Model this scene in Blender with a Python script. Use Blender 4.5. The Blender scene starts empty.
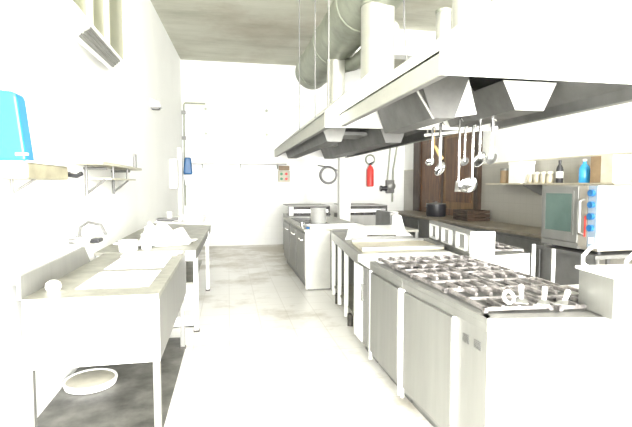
import bpy, bmesh, math, random
from mathutils import Vector, Matrix
R = math.radians
random.seed(7)
C = bpy.context.scene.collection
SC = bpy.context.scene

# ------------------------------------------------------------------ camera, world, exposure
cam_d = bpy.data.cameras.new('camera'); cam = bpy.data.objects.new('camera', cam_d); C.objects.link(cam)
cam.location = (0, 0, 1.5); cam.rotation_euler = (R(90 - 3.642), 0, R(-10.946))
cam_d.sensor_fit = 'HORIZONTAL'; cam_d.sensor_width = 36; cam_d.lens = 36 * 455 / 632
cam_d.clip_start = .05; cam_d.clip_end = 200
SC.camera = cam
SC.view_settings.view_transform = 'Standard'; SC.view_settings.look = 'None'
SC.view_settings.gamma = 1; SC.view_settings.use_curve_mapping = False
SC.view_settings.exposure = 0.36
world = bpy.data.worlds.new('overcast_daylight'); SC.world = world; world.use_nodes = True
bg = world.node_tree.nodes['Background']; bg.inputs[0].default_value = (1, .99, .97, 1); bg.inputs[1].default_value = 2.5

def area(name, loc, rot, sx, sy, power, col=(1, .99, .97)):
    d = bpy.data.lights.new(name, 'AREA'); d.shape = 'RECTANGLE'; d.size = sx; d.size_y = sy; d.energy = power; d.color = col
    o = bpy.data.objects.new(name, d); C.objects.link(o); o.location = loc; o.rotation_euler = rot
    return o
# daylight through the big glazed end of the kitchen, five metres behind the photographer
area('daylight_end_windows', (1.6, -4.9, 2.4), (R(90), 0, 0), 5.4, 3.6, 2260)

# ------------------------------------------------------------------ materials
def nt(name):
    m = bpy.data.materials.new(name); m.use_nodes = True
    t = m.node_tree; return m, t, t.nodes['Principled BSDF']
def coords(t, scale=(1, 1, 1)):
    tc = t.nodes.new('ShaderNodeTexCoord'); mp = t.nodes.new('ShaderNodeMapping'); mp.inputs['Scale'].default_value = scale
    ge = t.nodes.new('ShaderNodeNewGeometry')
    t.links.new(ge.outputs['Position'], mp.inputs['Vector']); return mp.outputs['Vector']
def noise(t, vec, scale, detail=4, rough=.6):
    n = t.nodes.new('ShaderNodeTexNoise'); n.inputs['Scale'].default_value = scale; n.inputs['Detail'].default_value = detail
    n.inputs['Roughness'].default_value = rough; t.links.new(vec, n.inputs['Vector']); return n.outputs['Fac']
def ramp(t, fac, stops):
    r = t.nodes.new('ShaderNodeValToRGB'); e = r.color_ramp.elements
    while len(e) < len(stops): e.new(.5)
    for i, (p, c) in enumerate(stops):
        e[i].position = p; e[i].color = (*c, 1) if len(c) == 3 else c
    t.links.new(fac, r.inputs['Fac']); return r.outputs['Color']
def mix(t, fac, a, b, mode='MIX'):
    n = t.nodes.new('ShaderNodeMix'); n.data_type = 'RGBA'; n.blend_type = mode
    for k, v in ((0, fac), (6, a), (7, b)):
        if isinstance(v, (int, float)): n.inputs[k].default_value = v
        elif isinstance(v, tuple): n.inputs[k].default_value = (*v, 1)
        else: t.links.new(v, n.inputs[k])
    return n.outputs[2]
def bump(t, p, fac, s=.1, d=.01):
    b = t.nodes.new('ShaderNodeBump'); b.inputs['Strength'].default_value = s; b.inputs['Distance'].default_value = d
    t.links.new(fac, b.inputs['Height']); t.links.new(b.outputs['Normal'], p.inputs['Normal'])
def simple(name, col, rough=.5, metal=0., var=.06, scale=6., stretch=(1, 1, 1), bmp=0.):
    m, t, p = nt(name)
    f = noise(t, coords(t, stretch), scale)
    lo = tuple(max(0, c * (1 - var * 2)) for c in col); hi = tuple(min(1, c * (1 + var)) for c in col)
    t.links.new(ramp(t, f, [(.3, lo), (.7, hi)]), p.inputs['Base Color'])
    p.inputs['Roughness'].default_value = rough; p.inputs['Metallic'].default_value = metal
    if bmp: bump(t, p, f, bmp)
    return m
def tile_mat(name, a, b, grout, size, axes, rough=.3, stain=None, msize=.006, far=0):
    m, t, p = nt(name)
    ge = t.nodes.new('ShaderNodeNewGeometry'); sp = t.nodes.new('ShaderNodeSeparateXYZ'); cb = t.nodes.new('ShaderNodeCombineXYZ')
    t.links.new(ge.outputs['Position'], sp.inputs[0])
    t.links.new(sp.outputs[axes[0]], cb.inputs[0]); t.links.new(sp.outputs[axes[1]], cb.inputs[1])
    br = t.nodes.new('ShaderNodeTexBrick'); br.offset = 0; br.inputs['Scale'].default_value = 1
    br.inputs['Brick Width'].default_value = size; br.inputs['Row Height'].default_value = size; br.inputs['Mortar Size'].default_value = msize
    br.inputs['Color1'].default_value = (*a, 1); br.inputs['Color2'].default_value = (*b, 1); br.inputs['Mortar'].default_value = (*grout, 1)
    t.links.new(cb.outputs[0], br.inputs['Vector'])
    col = br.outputs['Color']
    if stain:
        sc, lo, hi, scol = stain
        f = noise(t, coords(t), sc, 6, .65)
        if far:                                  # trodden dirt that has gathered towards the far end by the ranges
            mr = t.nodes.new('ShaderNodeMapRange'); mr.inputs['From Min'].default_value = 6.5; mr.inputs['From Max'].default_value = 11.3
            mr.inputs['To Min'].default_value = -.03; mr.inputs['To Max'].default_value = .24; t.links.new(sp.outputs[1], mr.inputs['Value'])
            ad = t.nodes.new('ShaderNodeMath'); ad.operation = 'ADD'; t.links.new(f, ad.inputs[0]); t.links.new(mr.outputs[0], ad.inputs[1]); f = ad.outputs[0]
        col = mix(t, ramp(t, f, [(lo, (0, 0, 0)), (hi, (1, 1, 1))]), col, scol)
    t.links.new(col, p.inputs['Base Color']); p.inputs['Roughness'].default_value = rough
    return m
M = {}
M['paint'] = simple('white_wall_paint', (.92, .93, .91), .6, var=.015, scale=1.5)
M['tile'] = tile_mat('white_wall_tiles', (.86, .87, .85), (.84, .85, .83), (.82, .83, .81), .15, 'XZ', .25)
M['tile_side'] = tile_mat('shaded_cream_wall_tiles', (.40, .385, .345), (.39, .375, .335), (.37, .355, .315), .15, 'YZ', .35)  # beige tile colour, darkened to carry the shade on the lower wall
M['tile_left'] = tile_mat('white_side_wall_tiles', (.88, .89, .87), (.86, .87, .85), (.80, .81, .79), .15, 'YZ', .25)
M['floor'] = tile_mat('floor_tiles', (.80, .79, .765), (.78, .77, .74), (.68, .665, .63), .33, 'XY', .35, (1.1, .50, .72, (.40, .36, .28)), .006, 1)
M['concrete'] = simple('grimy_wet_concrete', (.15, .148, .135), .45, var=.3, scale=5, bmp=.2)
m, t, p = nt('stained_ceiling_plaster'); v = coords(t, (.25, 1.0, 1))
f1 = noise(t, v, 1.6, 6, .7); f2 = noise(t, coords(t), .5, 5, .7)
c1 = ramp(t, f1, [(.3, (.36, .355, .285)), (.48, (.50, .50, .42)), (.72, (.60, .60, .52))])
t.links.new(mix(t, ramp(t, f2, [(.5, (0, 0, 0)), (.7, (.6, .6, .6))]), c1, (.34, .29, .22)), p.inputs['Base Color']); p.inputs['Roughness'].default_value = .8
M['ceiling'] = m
M['steel'] = simple('brushed_steel', (.255, .255, .242), .45, .5, var=.05, scale=9, stretch=(1, 1, .12))
M['steel_top'] = simple('worn_steel_worktop', (.35, .345, .30), .42, .4, var=.16, scale=7)
M['steel_dark'] = simple('dull_hood_steel', (.20, .20, .195), .5, .5, var=.12, scale=3)
M['riser'] = simple('pale_riser_steel', (.62, .62, .58), .32, .75, var=.04, scale=5)
M['pot'] = simple('stainless_pot', (.72, .72, .70), .35, .5, var=.04)
M['shelfpaint'] = simple('pale_grey_beige_enamel', (.46, .44, .36), .5, var=.1)
M['kit'] = simple('yellowed_beige_metal', (.30, .28, .20), .5, var=.15)
M['filter'] = simple('shaded_filter_steel', (.13, .13, .125), .5, .3, var=.15, scale=5)  # filter steel toned down further for the shade under the hoods
M['chrome'] = simple('chrome', (.85, .85, .85), .15, 1., var=.03)
M['white'] = simple('white_enamel', (.88, .88, .86), .3, var=.02)
M['plastic'] = simple('white_plastic', (.90, .90, .88), .45, var=.02)
M['cloth'] = simple('white_cotton', (.92, .92, .90), .9, var=.02, bmp=.2)
M['beige'] = simple('beige_enamel', (.58, .55, .45), .5, var=.1)
M['cream'] = simple('cream_paint', (.86, .85, .70), .5, var=.03)
M['gal'] = simple('galvanised_duct', (.34, .36, .295), .5, .4, var=.14, scale=4)
M['ductwhite'] = simple('pale_duct_metal', (.84, .84, .81), .4, .15, var=.03)
M['hoodpaint'] = simple('pale_hood_enamel', (.33, .33, .295), .42, .2, var=.03)
M['grate'] = simple('overlit_cast_iron', (.29, .27, .265), .45, .3, var=.35, scale=14)  # iron made pale to carry the overexposed light on the bars
M['iron'] = simple('black_cast_iron', (.055, .052, .05), .55, .3, var=.3, scale=14)
M['black'] = simple('black_plastic', (.03, .03, .035), .4, var=.2)
M['rubber'] = simple('dark_rubber', (.06, .055, .05), .7, var=.2)
M['blue'] = simple('turquoise_plastic', (.012, .18, .38), .35, var=.06)
M['blue2'] = simple('deep_blue_plastic', (.015, .11, .28), .35, var=.06)
M['red'] = simple('red_paint', (.75, .06, .05), .4, var=.05)
M['green'] = simple('green_plastic', (.03, .22, .10), .4, var=.05)
M['wood'] = simple('brown_varnished_wood', (.13, .058, .02), .45, var=.3, scale=5, stretch=(3, 3, .3))
M['wood_light'] = simple('faded_brown_wood', (.22, .13, .06), .5, var=.2, scale=5, stretch=(3, 3, .3))
M['wood_dark'] = simple('dark_brown_wood', (.045, .025, .013), .5, var=.3, scale=5, stretch=(3, 3, .3))
M['counter'] = simple('brown_grey_worktop', (.23, .20, .16), .45, var=.2, scale=4)
M['ovenside'] = simple('pale_oven_enamel', (.285, .265, .23), .5, .05, var=.05, scale=3)
M['panel_blue'] = simple('pale_blue_panel', (.24, .30, .37), .35, var=.04)
M['brownbox'] = simple('brown_tin', (.30, .21, .12), .5, var=.12)
M['griddle'] = simple('beige_steel_plate', (.62, .57, .45), .4, .3, var=.1)
M['yellow'] = simple('yellowed_wood', (.60, .42, .16), .5, var=.1)
m, t, p = nt('dark_green_glass'); p.inputs['Base Color'].default_value = (.10, .17, .16, 1); p.inputs['Roughness'].default_value = .25
t.links.new(ramp(t, noise(t, coords(t), 4), [(.3, (.06, .10, .09)), (.7, (.09, .14, .125))]), p.inputs['Base Color']); M['ovenglass'] = m
m, t, p = nt('olive_window_glass'); tr = t.nodes.new('ShaderNodeBsdfTranslucent'); tr.inputs[0].default_value = (.05, .05, .03, 1)
t.links.new(ramp(t, noise(t, coords(t), 2), [(.3, (.21, .215, .14)), (.7, (.27, .275, .19))]), p.inputs['Base Color']); p.inputs['Roughness'].default_value = .35
ad = t.nodes.new('ShaderNodeAddShader'); t.links.new(p.outputs[0], ad.inputs[0]); t.links.new(tr.outputs[0], ad.inputs[1])
t.links.new(ad.outputs[0], t.nodes['Material Output'].inputs[0]); M['pane'] = m
m, t, p = nt('clear_glass'); p.inputs['Base Color'].default_value = (.96, .93, .88, 1); p.inputs['Roughness'].default_value = .05; p.inputs['Transmission Weight'].default_value = .7; M['glass'] = m
m, t, p = nt('tinted_bottle_blue'); p.inputs['Base Color'].default_value = (.05, .38, .80, 1); p.inputs['Roughness'].default_value = .15; M['bottleblue'] = m

# ------------------------------------------------------------------ mesh builder
class MB:
    def __init__(s): s.v = []; s.f = []; s.sm = []
    def add(s, vs, fs, smooth=False, mat=None):
        n = len(s.v)
        s.v += [tuple(mat @ Vector(v)) if mat else tuple(v) for v in vs]
        s.f += [tuple(i + n for i in f) for f in fs]; s.sm += [smooth] * len(fs); return s
    def box(s, x0, x1, y0, y1, z0, z1, mat=None):
        x0, x1 = min(x0, x1), max(x0, x1); y0, y1 = min(y0, y1), max(y0, y1); z0, z1 = min(z0, z1), max(z0, z1)
        return s.add([(x0, y0, z0), (x1, y0, z0), (x1, y1, z0), (x0, y1, z0), (x0, y0, z1), (x1, y0, z1), (x1, y1, z1), (x0, y1, z1)],
              [(3, 2, 1, 0), (4, 5, 6, 7), (0, 1, 5, 4), (1, 2, 6, 5), (2, 3, 7, 6), (3, 0, 4, 7)], mat=mat)
    def prism(s, base, ext, mat=None):            # planar polygon swept along a vector
        n = len(base); e = Vector(ext); vs = [Vector(b) for b in base] + [Vector(b) + e for b in base]
        return s.add(vs, [tuple(range(n))[::-1], tuple(range(n, 2 * n))] + [(i, (i + 1) % n, n + (i + 1) % n, n + i) for i in range(n)], mat=mat)
    def ground(s, poly, z0, z1): return s.prism([(x, y, z0) for x, y in poly], (0, 0, z1 - z0))
    def tube(s, pts, r, seg=10, close=False):
        pts = [Vector(p) for p in pts]; n = len(pts); rings = []; up = None
        for i, p in enumerate(pts):
            if close: d = pts[(i + 1) % n] - pts[i - 1]
            else: d = pts[min(i + 1, n - 1)] - pts[max(i - 1, 0)]
            d.normalize()
            if up is None: up = d.orthogonal().normalized()
            else: up = (up - d * up.dot(d)).normalized()
            w = d.cross(up); rr = r[i] if isinstance(r, (list, tuple)) else r
            rings.append([p + (up * math.cos(a) + w * math.sin(a)) * rr for a in [2 * math.pi * k / seg for k in range(seg)]])
        vs = [v for g in rings for v in g]; fs = []
        for i in range(n if close else n - 1):
            j = (i + 1) % n
            for k in range(seg): fs.append((i * seg + k, i * seg + (k + 1) % seg, j * seg + (k + 1) % seg, j * seg + k))
        s.add(vs, fs, True)
        if not close: s.add(rings[0], [tuple(range(seg))[::-1]]); s.add(rings[-1], [tuple(range(seg))])
        return s
    def lathe(s, prof, loc=(0, 0, 0), seg=24, mat=None):   # profile of (radius, z), bottom to top of the outside
        T = Matrix.Translation(loc) @ (mat if mat else Matrix.Identity(4)); vs = []; fs = []; n = len(prof)
        for r, z in prof: vs += [(max(r, 1e-4) * math.cos(2 * math.pi * k / seg), max(r, 1e-4) * math.sin(2 * math.pi * k / seg), z) for k in range(seg)]
        for i in range(n - 1):
            for k in range(seg): fs.append((i * seg + k, i * seg + (k + 1) % seg, (i + 1) * seg + (k + 1) % seg, (i + 1) * seg + k))
        fs.append(tuple(range(seg))[::-1]); fs.append(tuple(range((n - 1) * seg, n * seg)))
        return s.add(vs, fs, True, T)
    def build(s, name, mat, parent=None, bevel=0., origin=None):
        if parent is not None: off = Vector(parent['_o'])
        elif origin is not None: off = Vector(origin)
        else:
            xs, ys, zs = zip(*s.v); off = Vector(((min(xs) + max(xs)) / 2, (min(ys) + max(ys)) / 2, min(zs)))
        me = bpy.data.meshes.new(name); me.from_pydata([Vector(v) - off for v in s.v], [], s.f)
        for p, f in zip(me.polygons, s.sm): p.use_smooth = f
        bm = bmesh.new(); bm.from_mesh(me); bmesh.ops.recalc_face_normals(bm, faces=bm.faces[:]); bm.to_mesh(me); bm.free()
        if any(s.sm): me.set_sharp_from_angle(angle=R(40))
        me.materials.append(mat); o = bpy.data.objects.new(name, me); C.objects.link(o)
        if parent is not None: o.parent = parent
        else: o.location = off
        o['_o'] = tuple(off)
        if bevel:
            b = o.modifiers.new('bevel', 'BEVEL'); b.width = bevel; b.segments = 2; b.limit_method = 'ANGLE'
        return o
def tag(o, label, cat, group=None):
    o['label'] = label; o['category'] = cat
    if group: o['group'] = group
    return o
def thing(name, loc, label, cat, group=None):
    o = bpy.data.objects.new(name, None); C.objects.link(o); o.location = loc; o['_o'] = tuple(loc); o.empty_display_size = .1
    return tag(o, label, cat, group)
def struct(name, mb, mat, bevel=0., parent=None):
    o = mb.build(name, mat, parent, bevel)
    if parent is None: o['kind'] = 'structure'
    return o
def arc(c, r, a0, a1, n, ax, ay):
    c, ax, ay = Vector(c), Vector(ax), Vector(ay)
    return [c + ax * r * math.cos(R(a0 + (a1 - a0) * i / n)) + ay * r * math.sin(R(a0 + (a1 - a0) * i / n)) for i in range(n + 1)]
def quad(a, b, c, d, k=.004): return [a, b, c, d]

# ------------------------------------------------------------------ room
LW, RW, BW, H, Y0 = -1.22, 4.55, 11.32, 4.43, -5.0
struct('floor', MB().box(LW - .25, RW + .2, Y0, BW + .2, -.2, 0), M['floor'])
struct('ceiling', MB().box(LW - .25, RW + .2, Y0, BW + .2, H, H + .2), M['ceiling'])
w = MB()
w.box(LW - .25, LW, Y0, BW + .2, 0, 2.97)
w.box(LW - .25, LW, Y0, 2.3, 2.97, H); w.box(LW - .25, LW, 6.36, BW + .2, 2.97, H); w.box(LW - .25, LW, 2.3, 6.36, 4.32, H)
w.ground([(LW - .05, 6.6), (LW, 6.6), (-1.05, BW), (-1.05, BW + .1), (LW - .05, BW + .1)], 0, H)   # the far stretch of the wall runs in a little
struct('wall_left', w, M['paint'])
struct('wall_back', MB().box(LW - .25, RW + .2, BW, BW + .2, 3.44, H), M['paint'])
struct('wall_back_tiles', MB().box(LW - .25, RW + .2, BW - .012, BW + .2, 0, 3.44), M['tile'])
struct('wall_right', MB().box(RW, RW + .2, Y0, BW, 1.862, H), M['paint'])
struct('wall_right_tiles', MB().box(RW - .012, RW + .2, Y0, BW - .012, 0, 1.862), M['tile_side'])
struct('trim_1', MB().box(RW - .02, RW, Y0, BW - .02, 1.855, 1.875), M['beige'])
struct('trim_2', MB().box(LW + .17, 1.9, BW - .02, BW, 3.36, 3.46), M['cream'])
struct('trim_3', MB().box(1.75, RW, 8.35, 8.65, 3.96, H), M['paint'])
# grimy strip of bare concrete under the sink
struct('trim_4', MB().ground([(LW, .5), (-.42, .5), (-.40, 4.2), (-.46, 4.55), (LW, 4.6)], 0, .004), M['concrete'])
# high window in the left wall
wn = struct('window_1', MB().box(LW - .09, LW - .07, 2.3, 6.36, 2.97, 4.32), M['pane'])
f = MB()
for y in (2.33, 3.22, 4.1, 4.78, 5.42, 6.33): f.box(LW - .13, LW - .03, y - .035, y + .035, 2.97, 4.32)
f.box(LW - .13, LW - .03, 2.3, 6.36, 2.97, 3.02); f.box(LW - .13, LW - .03, 2.3, 6.36, 4.27, 4.32)
f.build('window_frame', M['cream'], wn)
MB().box(LW - .14, LW + .02, 2.3, 6.36, 2.94, 2.97).build('window_sill', M['paint'], wn)
# wide brown door set in the right wall
d = struct('door_1', MB().box(RW - .06, RW - .012, 7.7, 9.0, 0, 2.62), M['wood_light'])
MB().box(RW - .06, RW - .012, 9.02, 10.15, 0, 2.62).build('door_leaf', M['wood'], d)
fr = MB(); fr.box(RW - .1, RW - .012, 7.58, 7.7, 0, 2.72); fr.box(RW - .1, RW - .012, 10.15, 10.5, 0, 2.72); fr.box(RW - .1, RW - .012, 7.7, 10.15, 2.62, 2.72); fr.box(RW - .075, RW - .05, 8.98, 9.05, 0, 2.62)
fr.build('door_frame', M['wood_dark'], d)
for a, b in ((7.85, 8.85), (9.15, 10.02)):
    for z0, z1 in ((.2, 1.0), (1.15, 2.45)):
        MB().box(RW - .075, RW - .055, a, b, z0, z1).build('door_panel', M['wood'], d, .006)
MB().tube([(RW - .06, 9.16, 1.05), (RW - .12, 9.16, 1.05), (RW - .12, 9.30, 1.05)], .012).build('door_handle', M['chrome'], d)

# ------------------------------------------------------------------ left: sink, counter, shelves
t = thing('sink_counter', (-.76, 3.56, 0), 'long stainless double sink with deep white apron along the left wall', 'sink')
SX0, SX1, SY0, SY1 = -1.12, -.40, 2.72, 4.44
top = MB(); bx = (-.90, -.50); b1 = (2.95, 3.46); b2 = (3.60, 4.10)
e = .012
top.box(SX0, bx[0] - e, SY0, SY1, .84, .87); top.box(bx[1] + e, SX1, SY0, SY1, .84, .87)
for ya, yb in ((SY0, b1[0] - e), (b1[1] + e, b2[0] - e), (b2[1] + e, SY1)): top.box(bx[0] - e, bx[1] + e, ya, yb, .84, .87)
top.build('worktop', M['steel_top'], t)
for b in (b1, b2):
    k = MB(); z = .60
    k.box(bx[0] - e, bx[0], b[0], b[1], z, .873); k.box(bx[1], bx[1] + e, b[0], b[1], z, .873)
    k.box(bx[0] - .012, bx[1] + .012, b[0] - .012, b[0], z, .873); k.box(bx[0] - .012, bx[1] + .012, b[1], b[1] + .012, z, .873)
    k.box(bx[0] - .012, bx[1] + .012, b[0] - .012, b[1] + .012, z - .012, z)
    o = k.build('basin', M['white'], t)
    MB().lathe([(.04, 0), (.045, .004), (.02, .006)], ((bx[0] + bx[1]) / 2, (b[0] + b[1]) / 2, z)).build('drain', M['chrome'], o)
ap = MB(); ap.box(SX0, SX1, SY0, SY0 + .015, .47, .845); ap.build('front_apron', M['white'], t, .004)
MB().box(SX1 - .015, SX1, SY0 + .015, SY1, .47, .845).build('side_apron', M['steel'], t)
k = MB(); k.prism([(SX0 - .02, SY0, .865), (SX0 - .02, 4.0, .865), (SX0 - .02, 3.86, 1.005), (SX0 - .02, SY0, 1.0)], (.022, 0, 0)); k.build('backsplash', M['steel'], t)
MB().box(SX0 - .10, SX0 - .02, SY0, SY1, .955, .985).build('rear_ledge', M['white'], t)
for x in (SX0 + .022, SX1 - .022):
    for y in (SY0 + .022, 4.25): 
        k = MB().box(x - .02, x + .02, y - .02, y + .02, .012, .84).build('leg', M['steel'], t, .003)
        MB().box(x - .026, x + .026, y - .026, y + .026, 0, .02).build('foot', M['rubber'], k)

t = thing('wall_faucet', (LW, 3.9, 1.03), 'metal wall faucet with two knobs above the double sink', 'faucet')
MB().tube([(LW, 3.82, 1.06), (LW + .05, 3.82, 1.06)], .02).tube([(LW, 4.0, 1.06), (LW + .05, 4.0, 1.06)], .02).tube([(LW + .05, 3.8, 1.06), (LW + .05, 4.02, 1.06)], .018).build('body', M['steel_dark'], t)
MB().tube([(LW + .05, 3.91, 1.06), (LW + .06, 3.91, 1.16), (LW + .12, 3.9, 1.20), (LW + .22, 3.88, 1.18), (LW + .26, 3.87, 1.10)], .011).build('spout', M['steel_dark'], t)
for y in (3.82, 4.0): MB().tube([(LW + .06, y, 1.06), (LW + .10, y, 1.06)], .03, 8).build('knob', M['plastic'], t)

def pot(name, loc, r, h, mat, label, cat, lidm=None, handles=True, group=None):
    t = thing(name, loc, label, cat, group); x, y, z = loc
    MB().lathe([(r * .92, 0), (r, .02), (r, h), (r * 1.04, h + .006), (r * .95, h), (r * .94, .02)], loc).build('body', mat, t)
    if lidm: MB().lathe([(r * 1.03, h + .004), (r * 1.0, h + .015), (r * .3, h + .03), (r * .12, h + .035), (r * .14, h + .055), (.001, h + .06)], loc).build('lid', lidm, t)
    if handles:
        for s in (-1, 1): MB().tube([(x + s * r, y - .035, z + h * .75), (x + s * (r + .035), y - .03, z + h * .78), (x + s * (r + .035), y + .03, z + h * .78), (x + s * r, y + .035, z + h * .75)], .006, 8).build('handle', mat, t)
    return t
pot('saucepan', (-.93, 4.52, .87), .085, .10, M['white'], 'small white pot on the counter just past the sink, by the wall', 'pot')
t = thing('canister', (-.79, 4.66, .87), 'slim white canister standing between the white pot and crumpled cloth', 'canister')
MB().lathe([(.045, 0), (.048, .01), (.048, .13), (.044, .135)], (-.79, 4.66, .87)).build('body', M['plastic'], t)
MB().lathe([(.05, .132), (.05, .15), (.01, .155)], (-.79, 4.66, .87)).build('lid', M['white'], t)
tag(MB().lathe([(.035, 0), (.045, .02), (.04, .045), (.02, .06), (.002, .063)], (-1.03, 2.93, .87)).build('scrubbing_ball', M['plastic']), 'round white ball on the sink drainer at its near left corner', 'ball')
t = thing('drainboard', (-.66, 4.36, .87), 'flat white board across the far end of the sink', 'board')
b = MB(); b.box(-.92, -.45, 4.16, 4.40, .872, .884); b.build('panel', M['plastic'], t, .004)
MB().tube([(-.45, 4.22, .882), (-.42, 4.22, .886), (-.42, 4.34, .886), (-.45, 4.34, .882)], .005).build('handle', M['plastic'], t)
tag(MB().prism([(LW + .02, 4.28, .985), (LW + .10, 4.28, .985), (LW + .10, 4.42, .985), (LW + .02, 4.42, .985)], (0, 0, .035)).build('sponge', M['black'], bevel=.01), 'dark sponge on the ledge behind the sink beside the faucet', 'sponge')
# crumpled white cloth : folded wavy sheet
N = 22; vs = []; fs = []
def cl(u, v):
    x = -.90 + .50 * u + .06 * v; y = 4.72 + .52 * v + .16 * u
    z = .885 + (.24) * math.exp(-((u - .15 - .25 * v) / .22) ** 2) * (1 - .5 * v) + .17 * math.exp(-((v - .7 + .5 * u) / .2) ** 2) * u + .018 * math.sin(9 * u + 5 * v) + .014 * math.sin(14 * v - 4 * u)
    edge = min(u, 1 - u, v, 1 - v); return (x, y, max(.874, .874 + (z - .874) * min(1, .12 + edge * 5)))
for i in range(N + 1):
    for j in range(N + 1): vs.append(cl(i / N, j / N))
n0 = len(vs); vs += [(x, y, max(.871, z - .006)) for x, y, z in vs]
for i in range(N):
    for j in range(N):
        a = i * (N + 1) + j; q = (a, a + N + 1, a + N + 2, a + 1); fs.append(q); fs.append(tuple(k + n0 for k in q[::-1]))
tag(MB().add(vs, fs, True).build('crumpled_cloth', M['cloth']), 'crumpled white cloth heaped on the counter beyond the sink', 'cloth')

t = thing('work_table', (-.76, 6.0, 0), 'long stainless table behind the sink against the left wall', 'table')
MB().ground([(-1.22, 4.47), (-.31, 4.47), (-.265, 7.25), (-1.22, 7.82)], .845, .87).build('worktop', M['steel_top'], t)
MB().ground([(-1.20, 4.475), (-.325, 4.475), (-.318, 4.49), (-1.20, 4.49)], .77, .844).build('end_rail', M['white'], t)
MB().ground([(-.33, 4.49), (-.31, 4.49), (-.272, 7.24), (-.29, 7.24)], .77, .844).build('side_rail', M['steel'], t)
MB().prism([(-1.20, 7.80, .87), (-.275, 7.24, .87), (-.275, 7.24, .90), (-1.20, 7.80, .90)], (.008, .014, 0)).build('rear_lip', M['white'], t)
for x, y in ((-.33, 4.72), (-.295, 6.55), (-1.17, 4.72), (-1.17, 7.0)):
    k = MB().box(x - .022, x + .022, y - .022, y + .022, .012, .844).build('leg', M['white'], t, .003)
    MB().box(x - .028, x + .028, y - .028, y + .028, 0, .02).build('foot', M['rubber'], k)
MB().box(-1.15, -.36, 4.95, 6.4, .44, .46).build('undershelf', M['steel_top'], t)
# jerrycans and a crate under the table
def jerry(x, y, z, cap, label, w=.17, h=.30):
    t = thing('jerrycan', (x, y, z), label, 'jerrycan', 'plastic cans under the table')
    MB().box(x - w / 2, x + w / 2, y - .1, y + .1, z, z + h * .8).prism([(x - w / 2, y - .1, z + h * .8), (x + w / 2, y - .1, z + h * .8), (x + w * .3, y - .06, z + h * .9), (x - w * .3, y - .06, z + h * .9)], (0, .16, 0)).build('body', M['plastic'], t, .02)
    MB().lathe([(.03, 0), (.03, .035), (.01, .04)], (x, y - .03, z + h * .89), 12).build('cap', cap, t)
    MB().tube([(x, y + .06, z + h * .85), (x, y + .05, z + h * 1.02), (x, y - .0, z + h * 1.02), (x, y - .01, z + h * .88)], .010, 8).build('handle', M['plastic'], t)
jerry(-.46, 5.35, .0, M['blue2'], 'white plastic jerrycan with blue cap on the floor under the table', .18, .42)
jerry(-.50, 5.75, .0, M['black'], 'white plastic can with dark cap behind the blue-capped one', .18, .36)
t = thing('storage_box', (-.48, 4.98, 0), 'low white plastic box on the floor between the table legs', 'box')
k = MB(); k.box(-.62, -.36, 4.88, 5.12, 0, .012)
k.box(-.62, -.61, 4.88, 5.12, 0, .11); k.box(-.37, -.36, 4.88, 5.12, 0, .11); k.box(-.62, -.36, 4.88, 4.89, 0, .11); k.box(-.62, -.36, 5.11, 5.12, 0, .11)
k.build('body', M['plastic'], t); MB().box(-.63, -.35, 4.87, 5.13, .10, .115).build('rim', M['white'], t)
t = thing('round_lid', (-1.025, 3.58, .004), 'round white plastic lid lying on the dark floor under the sink', 'lid')
MB().lathe([(.155, 0), (.178, .006), (.187, .04), (.183, .052), (.171, .052), (.168, .042), (.002, .042)], (-1.025, 3.58, .005), 36).build('rim', M['plastic'], t)
MB().lathe([(.166, .042), (.16, .047), (.002, .049)], (-1.025, 3.58, .005), 36).build('top_disc', M['shelfpaint'], t)

# blue dispenser
t = thing('towel_dispenser', (LW, 2.74, 1.60), 'turquoise plastic towel dispenser on the left wall at the photo edge', 'dispenser')
k = MB(); k.prism([(LW, 2.68, 1.625), (-1.052, 2.68, 1.625), (-1.088, 2.68, 1.97), (-1.105, 2.68, 1.99), (LW, 2.68, 2.0)], (0, .12, 0)); k.build('cover', M['blue'], t, .012)
MB().box(LW, -1.07, 2.69, 2.79, 1.605, 1.625).build('base', M['plastic'], t)
MB().box(-1.10, -1.045, 2.675, 2.70, 1.655, 1.668).build('lock_tab', M['plastic'], t)

# wall shelves with brackets
t = thing('wall_shelf', (LW, 4.65, 1.5), 'grey wall shelf with pipe brackets over the double sink', 'shelf')
MB().box(LW, -1.0, 4.0, 5.72, 1.665, 1.69).build('shelf_board', M['shelfpaint'], t, .003)
MB().box(LW, -1.03, 4.4, 5.5, 1.545, 1.56).build('lower_board', M['shelfpaint'], t)
for y in (4.25, 5.2):
    MB().tube([(LW, y, 1.64), (-1.03, y, 1.64)], .012, 8).tube([(LW + .02, y, 1.40), (LW + .02, y, 1.665)], .012, 8).tube([(LW + .02, y, 1.42), (-1.05, y, 1.545)], .01, 8).build('bracket', M['steel_dark'], t)
for y in (4.5, 5.1): MB().tube([(-1.04, y, 1.56), (-1.04, y, 1.665)], .01, 8).build('spacer', M['steel_dark'], t)
t = thing('metal_box', (LW, 3.0, 1.5), 'small beige metal box on a bracket right of the turquoise dispenser', 'box')
MB().box(LW, -1.06, 2.72, 3.36, 1.53, 1.62).build('body', M['kit'], t, .012)
MB().box(LW, -1.055, 2.70, 3.38, 1.62, 1.632).build('lid', M['white'], t)
MB().tube([(LW + .02, 2.86, 1.43), (LW + .02, 2.86, 1.53)], .008, 8).tube([(LW + .02, 2.86, 1.45), (-1.08, 2.86, 1.53)], .007, 8).build('bracket', M['steel_dark'], t)
t = thing('hook', (LW, 3.83, 1.55), 'small black hook on the left wall between box and shelf', 'hook')
MB().box(LW, LW + .012, 3.78, 3.88, 1.56, 1.60).build('plate', M['black'], t); MB().tube([(LW + .01, 3.83, 1.575), (LW + .08, 3.80, 1.565), (LW + .12, 3.78, 1.585)], .018, 8).build('peg', M['black'], t)
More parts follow.
